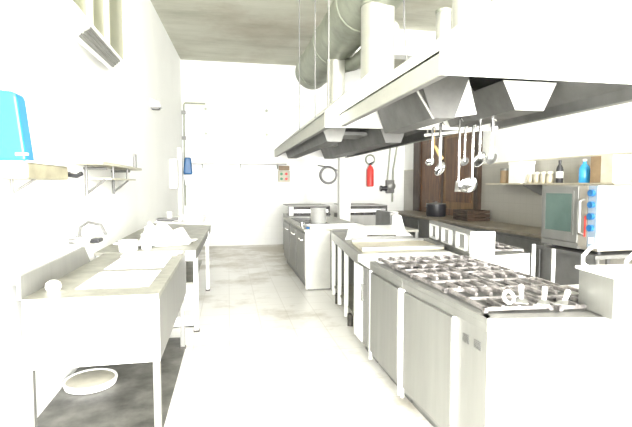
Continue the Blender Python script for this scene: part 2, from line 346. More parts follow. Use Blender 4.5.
tag(MB().box(LW, LW + .035, 6.35, 6.42, 1.70, 1.90).build('wall_switch', M['steel_dark'], bevel=.006), 'narrow dark wall switch past the end of the left wall shelf', 'switch')
# louvred fluorescent fitting beneath window
t = thing('ventilation_grille', (LW, 4.7, 2.62), 'slatted white ventilation grille tilted out under the high window', 'grille')
ga, gb, gc, gd = Vector((LW, 4.50, 2.93)), Vector((LW, 5.72, 2.93)), Vector((-1.10, 4.80, 2.63)), Vector((-1.10, 3.68, 2.60))
MB().prism([ga, gb, gc, gd], (-.015, 0, -.01)).build('frame', M['plastic'], t)
for k in range(4):
    u = .14 + k * .24; a, b = ga.lerp(gd, u), gb.lerp(gc, u); o_ = Vector((.012, 0, .004))
    MB().tube([a.lerp(b, .03) + o_, a.lerp(b, .97) + o_], .016, 8).build('slat', M['steel'], t)
t = thing('bulkhead_lamp', (-1.18, 7.7, 2.7), 'small white wall lamp with grey underside high on the left wall', 'lamp')
MB().prism([(-1.19, 7.62, 2.86), (-1.06, 7.62, 2.80), (-1.03, 7.62, 2.73), (-1.19, 7.62, 2.73)], (0, .22, 0)).build('shade', M['plastic'], t)
MB().box(-1.18, -1.06, 7.64, 7.82, 2.70, 2.73).build('diffuser', M['steel_dark'], t)
# wash basin and shelf on pier
t = thing('wash_basin', (-.72, 8.35, .93), 'round white wash basin on the left wall beyond the table', 'basin')
MB().lathe([(.02, -.16), (.12, -.15), (.2, -.06), (.24, .03), (.245, .045), (.22, .045), (.17, -.03), (.05, -.1), (.002, -.1)], (-.62, 8.35, .90), 32).build('bowl', M['white'], t)
MB().box(-1.165, -.80, 8.22, 8.48, .86, .93).build('mount', M['white'], t, .01)
MB().tube([(-.62, 8.35, .74), (-.62, 8.35, .58), (-.70, 8.35, .52), (-1.155, 8.35, .52)], .025).build('waste_pipe', M['chrome'], t)
t = thing('ledge_shelf', (-1.1, 8.0, .9), 'small dark grey ledge shelf on the left wall at table height', 'shelf')
MB().box(-1.175, -.84, 7.90, 8.12, .905, .935).build('board', M['steel_dark'], t); MB().prism([(-1.17, 7.98, .905), (-.88, 7.98, .905), (-1.17, 7.98, .75)], (0, .02, 0)).build('bracket', M['steel_dark'], t)
pot('mug', (-.97, 7.98, .935), .045, .10, M['plastic'], 'small white mug on the dark ledge shelf at the left wall', 'mug', handles=False)
t = thing('water_pipe', (-1.03, 11.25, 1.0), 'grey water pipe up the back left corner turning along the wall', 'pipe')
MB().tube([(-1.0, 11.26, 1.0), (-1.0, 11.26, 3.38), (-.97, 11.27, 3.42), (-.5, 11.27, 3.42)], .02).build('pipe', M['gal'], t)
for z in (3.2, 2.6): MB().box(-1.05, -.96, 11.23, 11.31, z - .04, z + .04).build('clamp', M['steel_dark'], t)
tag(MB().tube([(-1.03, 10.4, 0), (-1.03, 10.4, 2.3)], .05, 14).build('standpipe', M['plastic']), 'thick white vertical pipe in the back left corner', 'pipe')
tag(MB().box(-1.12, -.98, 9.35, 9.75, 1.42, 2.0).build('wall_box', M['plastic'], bevel=.01), 'white wall box left of the blue and white dispenser', 'box')
t = thing('soap_dispenser', (-1.0, 11.2, 1.45), 'blue and white dispenser at left end of the back wall', 'dispenser')
k = MB(); k.prism([(-1.03, BW - .012, 1.74), (-.82, BW - .012, 1.74), (-.85, BW - .012, 2.14), (-.99, BW - .012, 2.14)], (0, -.16, 0)); k.build('tank', M['blue2'], t, .03)
MB().prism([(-1.03, BW - .012, 1.735), (-.82, BW - .012, 1.735), (-.86, BW - .012, 1.46), (-.98, BW - .012, 1.46)], (0, -.14, 0)).build('base', M['plastic'], t, .02)
MB().lathe([(.02, 0), (.025, .05)], (-.92, BW - .09, 1.41), 12).build('nozzle', M['plastic'], t)

# ------------------------------------------------------------------ back wall items
t = thing('back_shelf', (.3, 11.2, 1.95), 'long thin grey shelf on the white back wall', 'shelf')
MB().box(-.82, 1.42, 11.12, BW - .012, 1.985, 2.01).build('board', M['steel'], t)
for x in (-.6, .3, 1.2): MB().prism([(x, BW - .012, 1.985), (x, 11.14, 1.985), (x, BW - .012, 1.88)], (.02, 0, 0)).build('bracket', M['gal'], t)
t = thing('control_panel', (1.36, 11.2, 1.55), 'beige control box with green and red buttons under shelf end', 'control panel')
MB().box(1.22, 1.52, 11.22, BW - .012, 1.56, 1.84).build('box', M['beige'], t, .008)
MB().box(1.24, 1.50, 11.20, BW - .012, 1.85, 1.96).build('cover', M['brownbox'], t, .006)
for x, mm in ((1.30, 'green'), (1.42, 'red')):
    for z in (1.64, 1.76): MB().tube([(x, 11.225, z), (x, 11.19, z)], .034, 12).build('button', M[mm], t)
for x in (-.50, .95):
    for z, nm in ((2.72, 'lower'), (3.30, 'upper')):
        t = tag(MB().tube([(x, BW - .012, z), (x, BW - .05, z)], .035, 10).build('wall_plug', M['gal']), '%s grey round wall plug above the %s half of back shelf' % (nm, 'left' if x < 0 else 'right'), 'plug', 'grey plugs on the back wall')
t = thing('wall_dial', (2.5, 11.28, 1.55), 'round white-faced dial with grey rim on the back wall', 'clock')
Ty = Matrix.Rotation(R(90), 4, 'X')
MB().lathe([(.23, 0), (.235, .03), (.22, .06), (.185, .06), (.18, .035), (.002, .035)], (2.5, BW - .012, 1.74), 32, Ty).build('rim', M['steel_dark'], t)
MB().lathe([(.178, .035), (.17, .064), (.002, .064)], (2.5, BW - .012, 1.74), 32, Ty).build('face', M['plastic'], t)
MB().tube([(2.22, 11.24, 1.98), (2.50, 11.22, 1.94), (2.78, 11.24, 1.84)], .014, 8).build('arm', M['steel_dark'], t)
t = thing('fire_extinguisher', (3.58, 11.2, 1.42), 'red fire extinguisher hung on the back wall', 'fire extinguisher')
MB().lathe([(.07, 0), (.09, .02), (.09, .42), (.06, .50), (.025, .53), (.025, .56)], (3.58, 11.2, 1.45), 20).build('cylinder', M['red'], t)
MB().box(3.54, 3.62, 11.16, 11.24, 2.0, 2.03).tube([(3.56, 11.2, 2.03), (3.68, 11.2, 2.08)], .012, 8).build('valve', M['black'], t)
MB().box(3.55, 3.61, 11.28, BW - .012, 1.6, 1.9).build('bracket', M['black'], t)
tag(MB().tube(arc((3.60, 11.28, 2.14), .12, 0, 342, 19, (1, 0, 0), (0, 0, 1)), .022, 8, True).build('wall_ring', M['gal']), 'grey round ring above the fire extinguisher', 'ring')
t = thing('gas_valve', (4.12, 11.2, 1.2), 'dark gas valve with two thin pipes on the back wall', 'valve')
MB().box(4.02, 4.22, 11.16, BW - .012, 1.28, 1.62).build('body', M['steel_dark'], t, .015)
MB().lathe([(.09, 0), (.10, .03), (.06, .05), (.002, .05)], (4.14, 11.16, 1.46), 20, Ty).build('gauge', M['steel'], t)
MB().tube([(4.04, 11.22, 1.40), (3.90, 11.22, 1.40)], [.07, .05]).tube([(3.90, 11.22, 1.40), (3.86, 11.22, 1.40)], .075).build('nozzle', M['black'], t)
MB().tube([(4.06, 11.25, 1.62), (4.14, 11.25, 2.5)], .018, 8).build('pipe', M['gal'], t)
MB().tube([(4.20, 11.25, 1.05), (4.22, 11.25, 1.9), (4.32, 11.25, 2.5)], .022, 8).build('pipe', M['gal'], t)

# ------------------------------------------------------------------ extractor hoods and ducts
def hood(label, x0, x1, y0, y1, name='extractor_hood', zb=2.0, fh=.11, ht=.46, il=.42, ir=.25):
    t = thing(name, ((x0 + x1) / 2, (y0 + y1) / 2, zb), label, 'extractor hood', 'extractor hoods over the ranges')
    th = .012; z1 = zb + fh; z2 = zb + ht; ya, yb = y0 + th, y1 - th; ln = (0, yb - ya, 0)
    for xa, xb in ((x0, x0 + th), (x1 - th, x1)):
        MB().box(xa, xb, ya, yb, zb, z1).build('side_fascia', M['hoodpaint'], t)
    for y in (y0, yb):
        MB().prism([(x0, y, zb), (x1, y, zb), (x1, y, z1), (x1 - ir, y, z2), (x0 + il, y, z2), (x0, y, z1)], (0, th, 0)).build('end_plate', M['ductwhite'], t)
    for xa, xb, q in ((x0, x0 + il, 1), (x1, x1 - ir, -1)):
        MB().prism([(xa, ya, z1), (xb, ya, z2), (xb, ya, z2 - th), (xa, ya, z1 - th)], ln).build('sloped_panel', M['ductwhite'], t)
        c = xa + q * th
        MB().prism([(c, ya, zb + .004), (c + q * .003, ya, zb + .004), (c + q * .003, ya, z1 - th * 2), (xb, ya, z2 - th * 1.6), (xb, ya, z2 - th * 1.2), (c, ya, z1 - th * 1.5)], ln).build('shade_liner', M['steel_dark'], t)  # thin dark sheet added to deepen the shade inside the hood
        MB().box(c + q * .004, c + q * .04, ya, yb, zb + .002, zb + .012).build('gutter', M['steel_dark'], t)
    MB().box(x0 + il, x1 - ir, ya, yb, z2 - th, z2).build('top_panel', M['steel_dark'], t)
    return t
def trough(t, xc, y0, y1, wt, wb, z0, z1, cap='white'):
    MB().prism([(xc - wt / 2, y0, z1), (xc - wb / 2, y0, z0), (xc + wb / 2, y0, z0), (xc + wt / 2, y0, z1)], (0, y1 - y0, 0)).build('filter_bank', M['filter'], t)
    MB().prism([(xc - wt / 2, y0, z1), (xc - wb / 2, y0, z0), (xc + wb / 2, y0, z0), (xc + wt / 2, y0, z1)], (0, -.006, 0)).build('end_cap', M[cap], t)  # cap tone differs per bank, painting lit and shaded ends
h1 = hood('near white extractor hood with grey filters, nearest the camera', .955, 2.42, 1.96, 3.90)
trough(h1, 2.09, 2.9, 3.85, .42, .22, 2.02, 2.22)
trough(h1, 1.44, 2.9, 3.85, .38, .16, 1.95, 2.25, 'filter')
MB().prism([(1.515, 3.0, 1.965), (1.745, 3.0, 2.0), (1.68, 3.0, 2.24)], (0, .01, 0)).build('end_cap', M['white'], h1)
MB().tube([(1.24, 2.88, 2.12), (1.36, 2.88, 1.94)], .010, 8).build('filter_handle', M['steel'], h1)
h2 = hood('far white extractor hood running toward the back wall', .84, 2.22, 3.92, 8.35, fh=.135, ht=.50)
trough(h2, 1.15, 4.9, 8.2, .36, .16, 1.97, 2.25, 'steel')
trough(h2, 1.83, 4.9, 8.2, .40, .18, 1.97, 2.25, 'steel_dark')
for y in (5.4, 6.9): MB().box(1.25, 1.72, y, y + .5, 2.10, 2.14).build('filter_handle', M['steel_dark'], h2)
t = thing('main_duct', (1.5, 5.3, 3.2), 'large grey-green round duct under the ceiling above the hoods', 'duct')
MB().tube([(1.5, 2.3, 3.5), (1.5, 8.15, 3.5)], .30, 32).build('duct', M['gal'], t)
for y in (3.6, 5.0, 6.4, 7.8): MB().tube(arc((1.5, y, 3.5), .302, 0, 350, 35, (1, 0, 0), (0, 0, 1)), .012, 6, True).build('seam_ring', M['gal'], t)
MB().tube([(1.5, 8.15, 3.5), (1.5, 8.17, 3.5)], .24, 24).build('outlet', M['black'], t)
for y in (3.2, 6.8): MB().tube([(1.5, y, 3.80), (1.5, y, H)], .012, 8).build('hanger', M['gal'], t)
t = thing('branch_duct', (1.86, 5.2, 3.2), 'thinner round branch duct beside the large duct', 'duct')
MB().tube([(1.60, 6.42, 3.17), (1.74, 6.2, 3.17), (1.745, 5.9, 3.17), (1.745, 4.75, 3.17)], .09, 20).build('duct', M['gal'], t)
def riser(x, y, r, z0, z1, label, mat='riser'):
    t = thing('riser_duct', (x, y, z0), label, 'duct', 'risers from the hoods to the main duct')
    MB().tube([(x, y, z0), (x, y, z1)], r, 28).build('pipe', M[mat], t)
    MB().tube([(x, y, z1 - .03), (x, y, z1)], r * 1.06, 28).build('collar', M['gal'], t)
    MB().tube([(x, y, z0), (x, y, z0 + .02)], r * 1.1, 28).build('flange', M[mat], t)
riser(1.465, 4.38, .165, 2.49, 3.26, 'wide pale riser duct joining the large duct, in front')
riser(1.50, 6.28, .125, 2.49, 3.27, 'narrower pale riser duct standing further back on the far hood')
riser(1.60, 2.85, .12, 2.45, 3.28, 'pale riser duct on top of the near hood')
riser(2.02, 4.10, .07, 2.33, 3.14, 'thin white riser duct on the right slope of far hood')
t = thing('power_cable', (1.65, 4.2, 2.4), 'thin dark cable hanging beside the wide riser duct', 'cable')
MB().tube([(1.66, 4.2, 3.35), (1.67, 4.2, 3.0), (1.70, 4.2, 2.7), (1.68, 4.2, 2.49)], .008, 6).build('cable', M['steel_dark'], t)
for x, y, ln in ((.90, 5.75, 'third and furthest'), (.90, 4.70, 'middle'), (.90, 4.05, 'nearest')):
    t = tag(MB().tube([(x, y, 2.13), (x, y, H)], .006, 6).build('hanger_rod', M['steel_dark']), 'thin rod from ceiling to the far hood, %s of three' % ln, 'rod', 'hanger rods of the far hood')

# utensil rail and utensils
ra, rb = Vector((1.775, 3.93, 1.95)), Vector((2.105, 3.31, 1.95))
t = thing('utensil_rail', tuple(ra), 'white rail under the near hood with ladles hanging from it', 'rail')
MB().tube([ra, rb], .014, 8).build('bar', M['plastic'], t)
for s in (.04, .96):
    q = ra.lerp(rb, s); MB().tube([q, q + Vector((0, 0, .24 if s < .5 else .16))], .008, 8).build('stem', M['steel'], t)
def utensil(px, zt, zb, kind, label, r=.045, hw=.009):
    s = max(.03, min(.97, (px - 423) / 66)); q = ra.lerp(rb, s); x, y = q.x - .0, q.y
    name = {'ladle': 'ladle', 'spoon': 'serving_spoon', 'skimmer': 'skimmer', 'turner': 'turner'}[kind]
    fx, fy = -.9, -.44                        # away from the rail towards the camera
    x += fx * .03; y += fy * .03
    t = thing(name, (x, y, zb), label, kind, 'utensils on the hood rail')
    hk = [Vector((x, y, zt - .02)), Vector((x, y, zt)), Vector((x - fx * .02, y - fy * .02, zt + .014)), Vector((x - fx * .05, y - fy * .05, zt - .01))]
    k = MB(); k.tube([(x, y, zb + r * .8), (x, y, (zt + zb) / 2), *hk], [hw * .8, hw, hw * 1.1, hw, hw * .7, hw * .6], 8)
    k.build('handle', M['chrome'], t)
    if kind == 'ladle':
        T = Matrix.Rotation(R(-38), 4, Vector((fy, -fx, 0)))
        MB().lathe([(.001, -r), (r * .5, -r * .87), (r * .87, -r * .5), (r, 0), (r * .96, .002), (r * .8, -r * .45), (r * .4, -r * .8), (.001, -r * .93)], (x + fx * r * .8, y + fy * r * .8, zb + r), 20, T).build('bowl', M['chrome'], t)
    elif kind == 'spoon':
        T = Matrix.Rotation(R(-75), 4, Vector((fy, -fx, 0))) @ Matrix.Diagonal((1.35, .95, .5, 1))
        MB().lathe([(.001, -r), (r * .5, -r * .87), (r * .87, -r * .5), (r, 0), (r * .94, .002), (r * .8, -r * .4), (.001, -r * .8)], (x, y, zb + r * .6), 18, T).build('bowl', M['chrome'], t)
    elif kind == 'skimmer':
        T = Matrix.Rotation(R(-65), 4, Vector((fy, -fx, 0)))
        MB().lathe([(.001, -r * .35), (r * .7, -r * .2), (r, 0), (r * .97, .004), (r * .68, -r * .16), (.001, -r * .3)], (x, y, zb + r * .7), 20, T).build('disc', M['steel'], t)
    else:
        MB().prism([(x - .025, y, zb + .09), (x + .025, y, zb + .09), (x + .035, y, zb), (x - .035, y, zb)], (0, .004, 0)).build('blade', M['steel'], t)
utensil(433, 2.00, 1.665, 'ladle', 'small ladle hanging at the left end of the hood rail', .042)
utensil(441, 2.03, 1.61, 'spoon', 'long serving spoon with broad handle, second from the rail left end', .05, .013)
utensil(459, 2.05, 1.44, 'turner', 'long turner with bent tip hanging left of the biggest ladle', .04, .009)
utensil(464, 1.98, 1.665, 'skimmer', 'small skimmer hanging behind the biggest ladle', .04, .008)
utensil(471, 1.98, 1.43, 'ladle', 'biggest ladle, hanging lowest at the middle of the rail', .080, .010)
utensil(477, 2.05, 1.675, 'spoon', 'bright wide spoon hanging right of the biggest ladle', .05, .009)
utensil(487, 2.02, 1.70, 'turner', 'short turner hanging second from the right end of rail', .03, .008)
utensil(494, 2.02, 1.67, 'skimmer', 'round grey skimmer hanging at the right end of the rail', .05, .009)
tag(MB().tube([(1.90, 3.99, 1.86), (1.98, 4.0, 1.74)], [.014, .018], 10).tube([(1.90, 3.99, 1.86), (1.885, 3.97, 2.05)], .004, 6).build('wooden_stick', M['yellow']), 'short yellow wooden stick hanging behind the ladles', 'stick')

# ------------------------------------------------------------------ island
def vents(t, x, ys, zs, w=.055, h=.045):
    for y in ys:
        k = MB()
        for i in range(5): k.box(x - .004, x + .002, y - w / 2, y + w / 2, zs - h / 2 + i * h / 5, zs - h / 2 + i * h / 5 + h / 9)
        k.build('vent', M['steel_dark'], t)
def burner(t, x, y, z):
    k = MB(); k.lathe([(.075, 0), (.08, .012), (.05, .018), (.048, .03), (.04, .034), (.002, .034)], (x, y, z), 20); k.build('burner', M['iron'], t)
def grate(x0, x1, y0, y1, z, label, shear=0., rot=0.):
    k = MB(); b = .011; hh = .026; z1 = z + hh; cx, cy = (x0 + x1) / 2, (y0 + y1) / 2
    T = Matrix.Translation((cx, cy, z)) @ Matrix.Rotation(R(rot), 4, 'Z') @ Matrix.Translation((-cx, -cy, -z))
    for x in (x0, x1 - 2 * b): k.box(x, x + 2 * b, y0, y1, z + .008, z1, T)
    for y in (y0, y1 - 2 * b): k.box(x0, x1, y, y + 2 * b, z + .008, z1, T)
    k.box(x0, x1, cy - b, cy + b, z + .010, z1, T)
    for fx in (.27, .5, .73):
        x = x0 + (x1 - x0) * fx
        k.box(x - b * .8, x + b * .8, y0, cy - (y1 - y0) * .14, z + .012, z1 + .008, T); k.box(x - b * .8, x + b * .8, cy + (y1 - y0) * .14, y1, z + .012, z1 + .008, T)
    for x in (x0, x1 - 2 * b):
        for y in (y0, y1 - 2 * b): k.box(x, x + 2 * b, y, y + 2 * b, z - .001, z + .01, T)
    return tag(k.build('pan_grate', M['grate'], bevel=.003), label, 'grate', 'pan grates on the ranges')

# near range
t = thing('gas_range', (1.55, 2.35, 0), 'nearest gas range with glare-whitened steel end and louvre vents', 'range', 'gas ranges of the cooking island')
poly = [(1.20, 1.925), (2.02, 1.80), (2.02, 2.85), (1.152, 2.85)]
MB().ground([(1.26, 2.02), (1.98, 1.95), (1.98, 2.84), (1.22, 2.84)], .0, .10).build('plinth', M['steel_dark'], t)
MB().ground(poly, .10, .80).build('body', M['steel'], t)
MB().ground([(1.192, 1.915), (2.025, 1.79), (2.025, 2.85), (1.142, 2.85)], .80, .845).build('top_rail', M['steel'], t, .004)
MB().ground([(1.24, 1.99), (1.99, 1.93), (1.99, 2.84), (1.20, 2.84)], .845, .852).build('burner_tray', M['steel_dark'], t)
k = MB(); k.ground([(1.192, 1.915), (2.025, 1.79), (2.025, 1.90), (1.20, 1.99)], .845, .87); k.ground([(1.192, 1.915), (1.235, 1.95), (1.20, 2.85), (1.142, 2.85)], .845, .87); k.build('top_rim', M['steel'], t)
MB().ground([(1.200, 1.9185), (2.02, 1.7935), (2.02, 1.7995), (1.200, 1.9245)], .10, .80).build('end_panel', M['white'], t)  # white sheet paints the strong light on this steel end
MB().prism([(1.187, 2.215, .14), (1.156, 2.81, .14), (1.156, 2.81, .79), (1.187, 2.215, .79)], (-.022, -.0015, 0)).build('door', M['steel'], t, .004)
MB().prism([(1.187, 2.187, .06), (1.186, 2.205, .06), (1.186, 2.205, .80), (1.187, 2.187, .80)], (-.019, -.001, 0)).build('corner_post', M['white'], t)
MB().prism([(1.154, 2.828, .06), (1.152, 2.845, .06), (1.152, 2.845, .80), (1.154, 2.828, .80)], (-.019, -.001, 0)).build('corner_post', M['white'], t)
vents(t, 1.188, (2.10,), .715); vents(t, 1.195, (2.0,), .715)
for x, y in ((1.28, 2.07), (1.95, 2.0), (1.24, 2.78), (1.95, 2.78)): pass
for x in (1.42, 1.78):
    for y in (2.14, 2.58): burner(t, x, y, .852)
for i, (x0, y0, nm) in enumerate(((1.235, 1.985, 'near left'), (1.615, 1.945, 'near right'), (1.215, 2.42, 'far left'), (1.605, 2.40, 'far right'))):
    grate(x0, x0 + .37, y0, y0 + .42, .872, 'cast-iron pan grate at the %s of the nearest range' % nm, rot=(-3, -2, 2, -1)[i])
# second range
t = thing('gas_range', (1.6, 3.2, 0), 'second gas range with plain grey steel door', 'range', 'gas ranges of the cooking island')
MB().box(1.22, 1.98, 2.86, 3.54, 0, .10).build('plinth', M['steel_dark'], t)
MB().box(1.15, 2.02, 2.86, 3.55, .10, .80).build('body', M['steel'], t)
MB().box(1.14, 2.02, 2.855, 3.56, .80, .845).build('top_rail', M['steel'], t, .004)
MB().box(1.19, 2.0, 2.86, 3.54, .845, .852).build('burner_tray', M['steel_dark'], t)
k = MB(); k.box(1.14, 1.19, 2.855, 3.56, .845, .87); k.build('top_rim', M['steel'], t)
MB().box(1.126, 1.15, 2.90, 3.50, .14, .79).build('door', M['steel'], t, .004)
for y in (2.862, 3.51): MB().box(1.128, 1.152, y + .008, y + .026, .06, .80).build('corner_post', M['white'], t)
for x in (1.40, 1.78):
    for y in (3.03, 3.36): burner(t, x, y, .852)
for i, (x0, y0, nm) in enumerate(((1.205, 2.87, 'near left'), (1.60, 2.86, 'near right'), (1.205, 3.21, 'far left'), (1.60, 3.205, 'far right'))):
    grate(x0, x0 + .385, y0, y0 + .335, .872, 'cast-iron pan grate at the %s of the second range' % nm, rot=(1, -2, 0, 2)[i])
# things lying on the near grates
def spat(x, y, dx, dy, label, name='spatula', L=.22):
    d = Vector((dx, dy, 0)).normalized(); p = Vector((x, y, .922)); t = thing(name, (x, y, .91), label, 'spatula', 'white tools on the grates')
    MB().tube([p, p + d * L * .6 + Vector((0, 0, .012)), p + d * L + Vector((0, 0, .03))], [.010, .012, .015], 8).build('handle', M['plastic'], t)
    q = p - d * .10; n = Vector((-d.y, d.x, 0)) * .03
    MB().prism([q - n, q + n, p + n * .6, p - n * .6], (0, 0, .004)).build('blade', M['steel'], t)
spat(1.45, 2.03, .55, .8, 'white handled spatula on near grates, left one of three', L=.17)
spat(1.545, 1.985, .6, .75, 'white handled spatula on near grates, middle one of three', L=.15)
spat(1.635, 1.955, .7, .6, 'white handled spatula by the fry basket, right one of three', L=.09)
tag(MB().tube(arc((1.40, 2.06, .927), .032, 0, 330, 11, (1, .2, 0), (0, .5, .86)), .009, 8, True).build('ring_handle', M['plastic']), 'white ring handle standing on the nearest range grate', 'ring')
# fry basket box on near right corner
t = thing('fry_basket', (1.87, 1.88, .87), 'grey metal fry basket box with two curved handles on the range corner', 'fry basket')
MB().ground([(1.735, 1.765), (2.13, 1.705), (2.16, 1.975), (1.765, 2.015)], .872, 1.07).build('box', M['steel'], t, .006)
MB().ground([(1.737, 1.758), (2.128, 1.698), (2.128, 1.702), (1.737, 1.762)], .878, 1.065).build('front_plate', M['white'], t)
MB().ground([(1.722, 1.75), (2.14, 1.69), (2.17, 1.99), (1.752, 2.03)], 1.068, 1.085).build('rim', M['white'], t, .005)
for x, y in ((1.785, 1.98), (1.86, 1.80)):
    MB().tube([(x, y, 1.085), (x - .025, y + .005, 1.10), (x - .03, y, 1.14), (x, y - .01, 1.18), (x + .06, y - .03, 1.215), (x + .13, y - .05, 1.255)], .009, 8).build('handle', M['white'], t)
tag(MB().box(2.025, 2.42, 1.80, 2.5, 0, .865).build('fryer_cabinet', M['white'], bevel=.006), 'white fryer cabinet right of the nearest range under the fry basket', 'cabinet')

# narrow cabinet with door ajar, open shelf bench, worktops
t = thing('narrow_cabinet', (1.5, 3.75, 0), 'narrow cabinet with white door and handle beyond the second range', 'cabinet')
MB().box(1.17, 2.0, 3.575, 3.93, .10, .80).build('body', M['steel'], t)
MB().box(1.22, 1.95, 3.58, 3.92, 0, .10).build('plinth', M['steel_dark'], t)
MB().box(1.135, 1.165, 3.60, 3.92, .13, .79).build('door', M['steel'], t, .004)
MB().box(1.128, 1.136, 3.74, 3.92, .13, .79).build('door_edge', M['white'], t)
MB().tube([(1.135, 3.66, .52), (1.10, 3.66, .52), (1.10, 3.66, .66), (1.135, 3.66, .66)], .009, 8).build('handle', M['chrome'], t)
MB().ground([(1.145, 3.565), (2.02, 3.565), (2.05, 3.955), (1.15, 3.955)], .80, .87).build('worktop', M['white'], t, .005)
t = thing('open_bench', (1.7, 4.9, 0), 'open steel bench with white posts and bottom shelf', 'bench')
MB().ground([(1.17, 3.96), (2.06, 3.96), (2.25, 5.9), (1.36, 5.9)], .81, .865).build('worktop', M['steel_top'], t, .004)
MB().ground([(1.165, 3.955), (1.185, 3.955), (1.375, 5.9), (1.355, 5.9)], .76, .868).build('edge_rail', M['steel'], t)
MB().ground([(1.22, 3.97), (2.0, 3.97), (2.18, 5.88), (1.38, 5.88)], .13, .15).build('bottom_shelf', M['steel_top'], t)
MB().ground([(1.75, 3.97), (1.77, 3.97), (1.93, 5.88), (1.91, 5.88)], .15, .81).build('rear_panel', M['steel'], t)
for x, y in ((1.225, 4.25), (1.28, 4.85), (1.33, 5.36), (1.375, 5.86), (2.0, 4.2), (2.15, 5.8)):
    MB().box(x - .02, x + .02, y - .02, y + .02, .03, .81).build('post', M['white'], t)
for x, y in ((1.26, 4.6), (1.34, 5.5), (2.0, 4.4), (2.12, 5.6)): MB().tube([(x, y, 0), (x, y, .13)], .03, 10).build('foot', M['rubber'], t)
t = thing('griddle', (1.7, 4.4, .865), 'beige steel griddle plate set on the open bench', 'griddle')
MB().ground([(1.24, 4.12), (2.08, 4.12), (2.14, 4.70), (1.30, 4.70)], .866, .885).build('plate', M['griddle'], t, .004)
k = MB(); k.ground([(1.24, 4.12), (2.08, 4.12), (2.08, 4.14), (1.24, 4.14)], .885, .905); k.ground([(1.30, 4.68), (2.14, 4.68), (2.14, 4.70), (1.30, 4.70)], .885, .91); k.ground([(2.06, 4.14), (2.08, 4.14), (2.138, 4.68), (2.118, 4.68)], .885, .91)
k.build('splash_rim', M['steel'], t)
t = thing('tilting_pan', (1.75, 5.3, .865), 'broad tilting pan under a closed white cover beyond the griddle', 'lid')
MB().prism([(1.30, 4.98, .868), (2.12, 4.98, .868), (2.30, 5.70, .868), (1.50, 5.70, .868)], (0, 0, .035)).build('rim', M['steel'], t)
MB().add([(1.31, 4.99, .903), (2.11, 4.99, .903), (2.28, 5.68, .903), (1.51, 5.68, .903), (1.36, 5.04, .935), (2.07, 5.04, .935), (2.23, 5.62, .975), (1.54, 5.62, .975)],
         [(3, 2, 1, 0), (4, 5, 6, 7), (0, 1, 5, 4), (1, 2, 6, 5), (2, 3, 7, 6), (3, 0, 4, 7)]).build('cover', M['white'], t, .008)
MB().tube([(1.55, 5.0, .91), (1.55, 4.955, .92), (1.90, 4.955, .92), (1.90, 5.0, .91)], .009, 8).build('handle', M['chrome'], t)
t = thing('back_guard', (2.15, 5.9, .865), 'grey sloping guard with white end cap behind the covered pan', 'guard')
MB().prism([(2.10, 6.3, .866), (2.10, 6.3, 1.13), (2.16, 6.3, 1.13), (2.30, 6.3, .866)], (.02, -.55, 0)).build('panel', M['steel_dark'], t)
MB().prism([(2.13, 5.74, .866), (2.13, 5.74, 1.10), (2.25, 5.74, 1.10), (2.32, 5.74, .866)], (0, -.06, 0)).build('end_cap', M['white'], t, .02)
tag(MB().ground([(1.40, 5.91), (2.30, 5.91), (2.35, 6.40), (2.06, 6.40), (2.06, 6.24), (1.42, 6.24)], 0, .864).build('steel_cabinet', M['steel'], bevel=.006), 'plain steel cabinet between the open bench and the far range', 'cabinet')

# rack with rectangular openings (right row)
t = thing('plate_rack', (2.15, 4.2, .87), 'white upright panel with three rectangular openings on the right range', 'rack')
def fr2(a, b, z0, z1): return [(a[0], a[1], z0), (b[0], b[1], z0), (b[0], b[1], z1), (a[0], a[1], z1)]
A, B = Vector((2.07, 3.62, 0)), Vector((2.25, 4.83, 0))
nrm = Vector((.0, 0, 0)) + Vector((.06, -.009, 0))
k = MB(); k.prism(fr2(A, B, 1.06, 1.09), nrm); k.prism(fr2(A, B, .866, .90), nrm)
k.build('frame', M['steel'], t)
MB().prism(fr2(A + nrm * .6, B + nrm * .6, .90, 1.06), nrm * .4).build('back_panel', M['steel'], t)
MB().prism(fr2(A, A + (B - A) * .012, .866, 1.09), Vector((.22, -.03, 0))).build('end_panel', M['white'], t)
for s in (.20, .55, .90):
    for a, b in ((s - .10, s - .085), (s + .085, s + .10)): MB().prism(fr2(A.lerp(B, a), A.lerp(B, b), .90, 1.06), nrm * .9 + Vector((-.008, 0, 0))).build('upright', M['white'], t)
    for za, zb in ((1.045, 1.06), (.90, .915)): MB().prism(fr2(A.lerp(B, s - .1), A.lerp(B, s + .1), za, zb), nrm * .9 + Vector((-.008, 0, 0))).build('opening_frame', M['white'], t)
t = thing('gas_range', (2.45, 4.4, 0), 'third gas range with white front, behind the upright panel', 'range', 'gas ranges of the cooking island')
rp = [(2.07, 3.60), (2.74, 3.74), (2.86, 5.1), (2.30, 5.1)]
MB().ground(rp, .10, .86).build('body', M['steel'], t)
MB().ground([(2.12, 3.68), (2.70, 3.78), (2.82, 5.05), (2.33, 5.05)], 0, .10).build('plinth', M['steel_dark'], t)
MB().ground([(2.07, 3.592), (2.74, 3.732), (2.74, 3.742), (2.07, 3.602)], .12, .865).build('front_panel', M['white'], t)
for y in (4.05, 4.65): burner(t, 2.58 + (y - 4) * .05, y, .86)
grate(2.35, 2.74, 3.80, 4.25, .872, 'cast-iron pan grate at the near end of the third range', rot=-6)
grate(2.39, 2.80, 4.30, 4.85, .872, 'cast-iron pan grate at the far end of the third range', rot=-4)
for x, y, z, nm in ((2.77, 3.72, .95, 'left one, beside the third range'), (2.98, 3.72, .90, 'right one, nearer the oven')):
    t = thing('gas_standpipe', (x, y, 0), 'thin white vertical pipe behind the grates, ' + nm, 'pipe', 'thin white standpipes')
    MB().tube([(x, y, 0), (x, y, z)], .017, 10).build('pipe', M['plastic'], t); MB().tube([(x, y, 0), (x, y, .02)], .04, 12).build('flange', M['steel'], t)

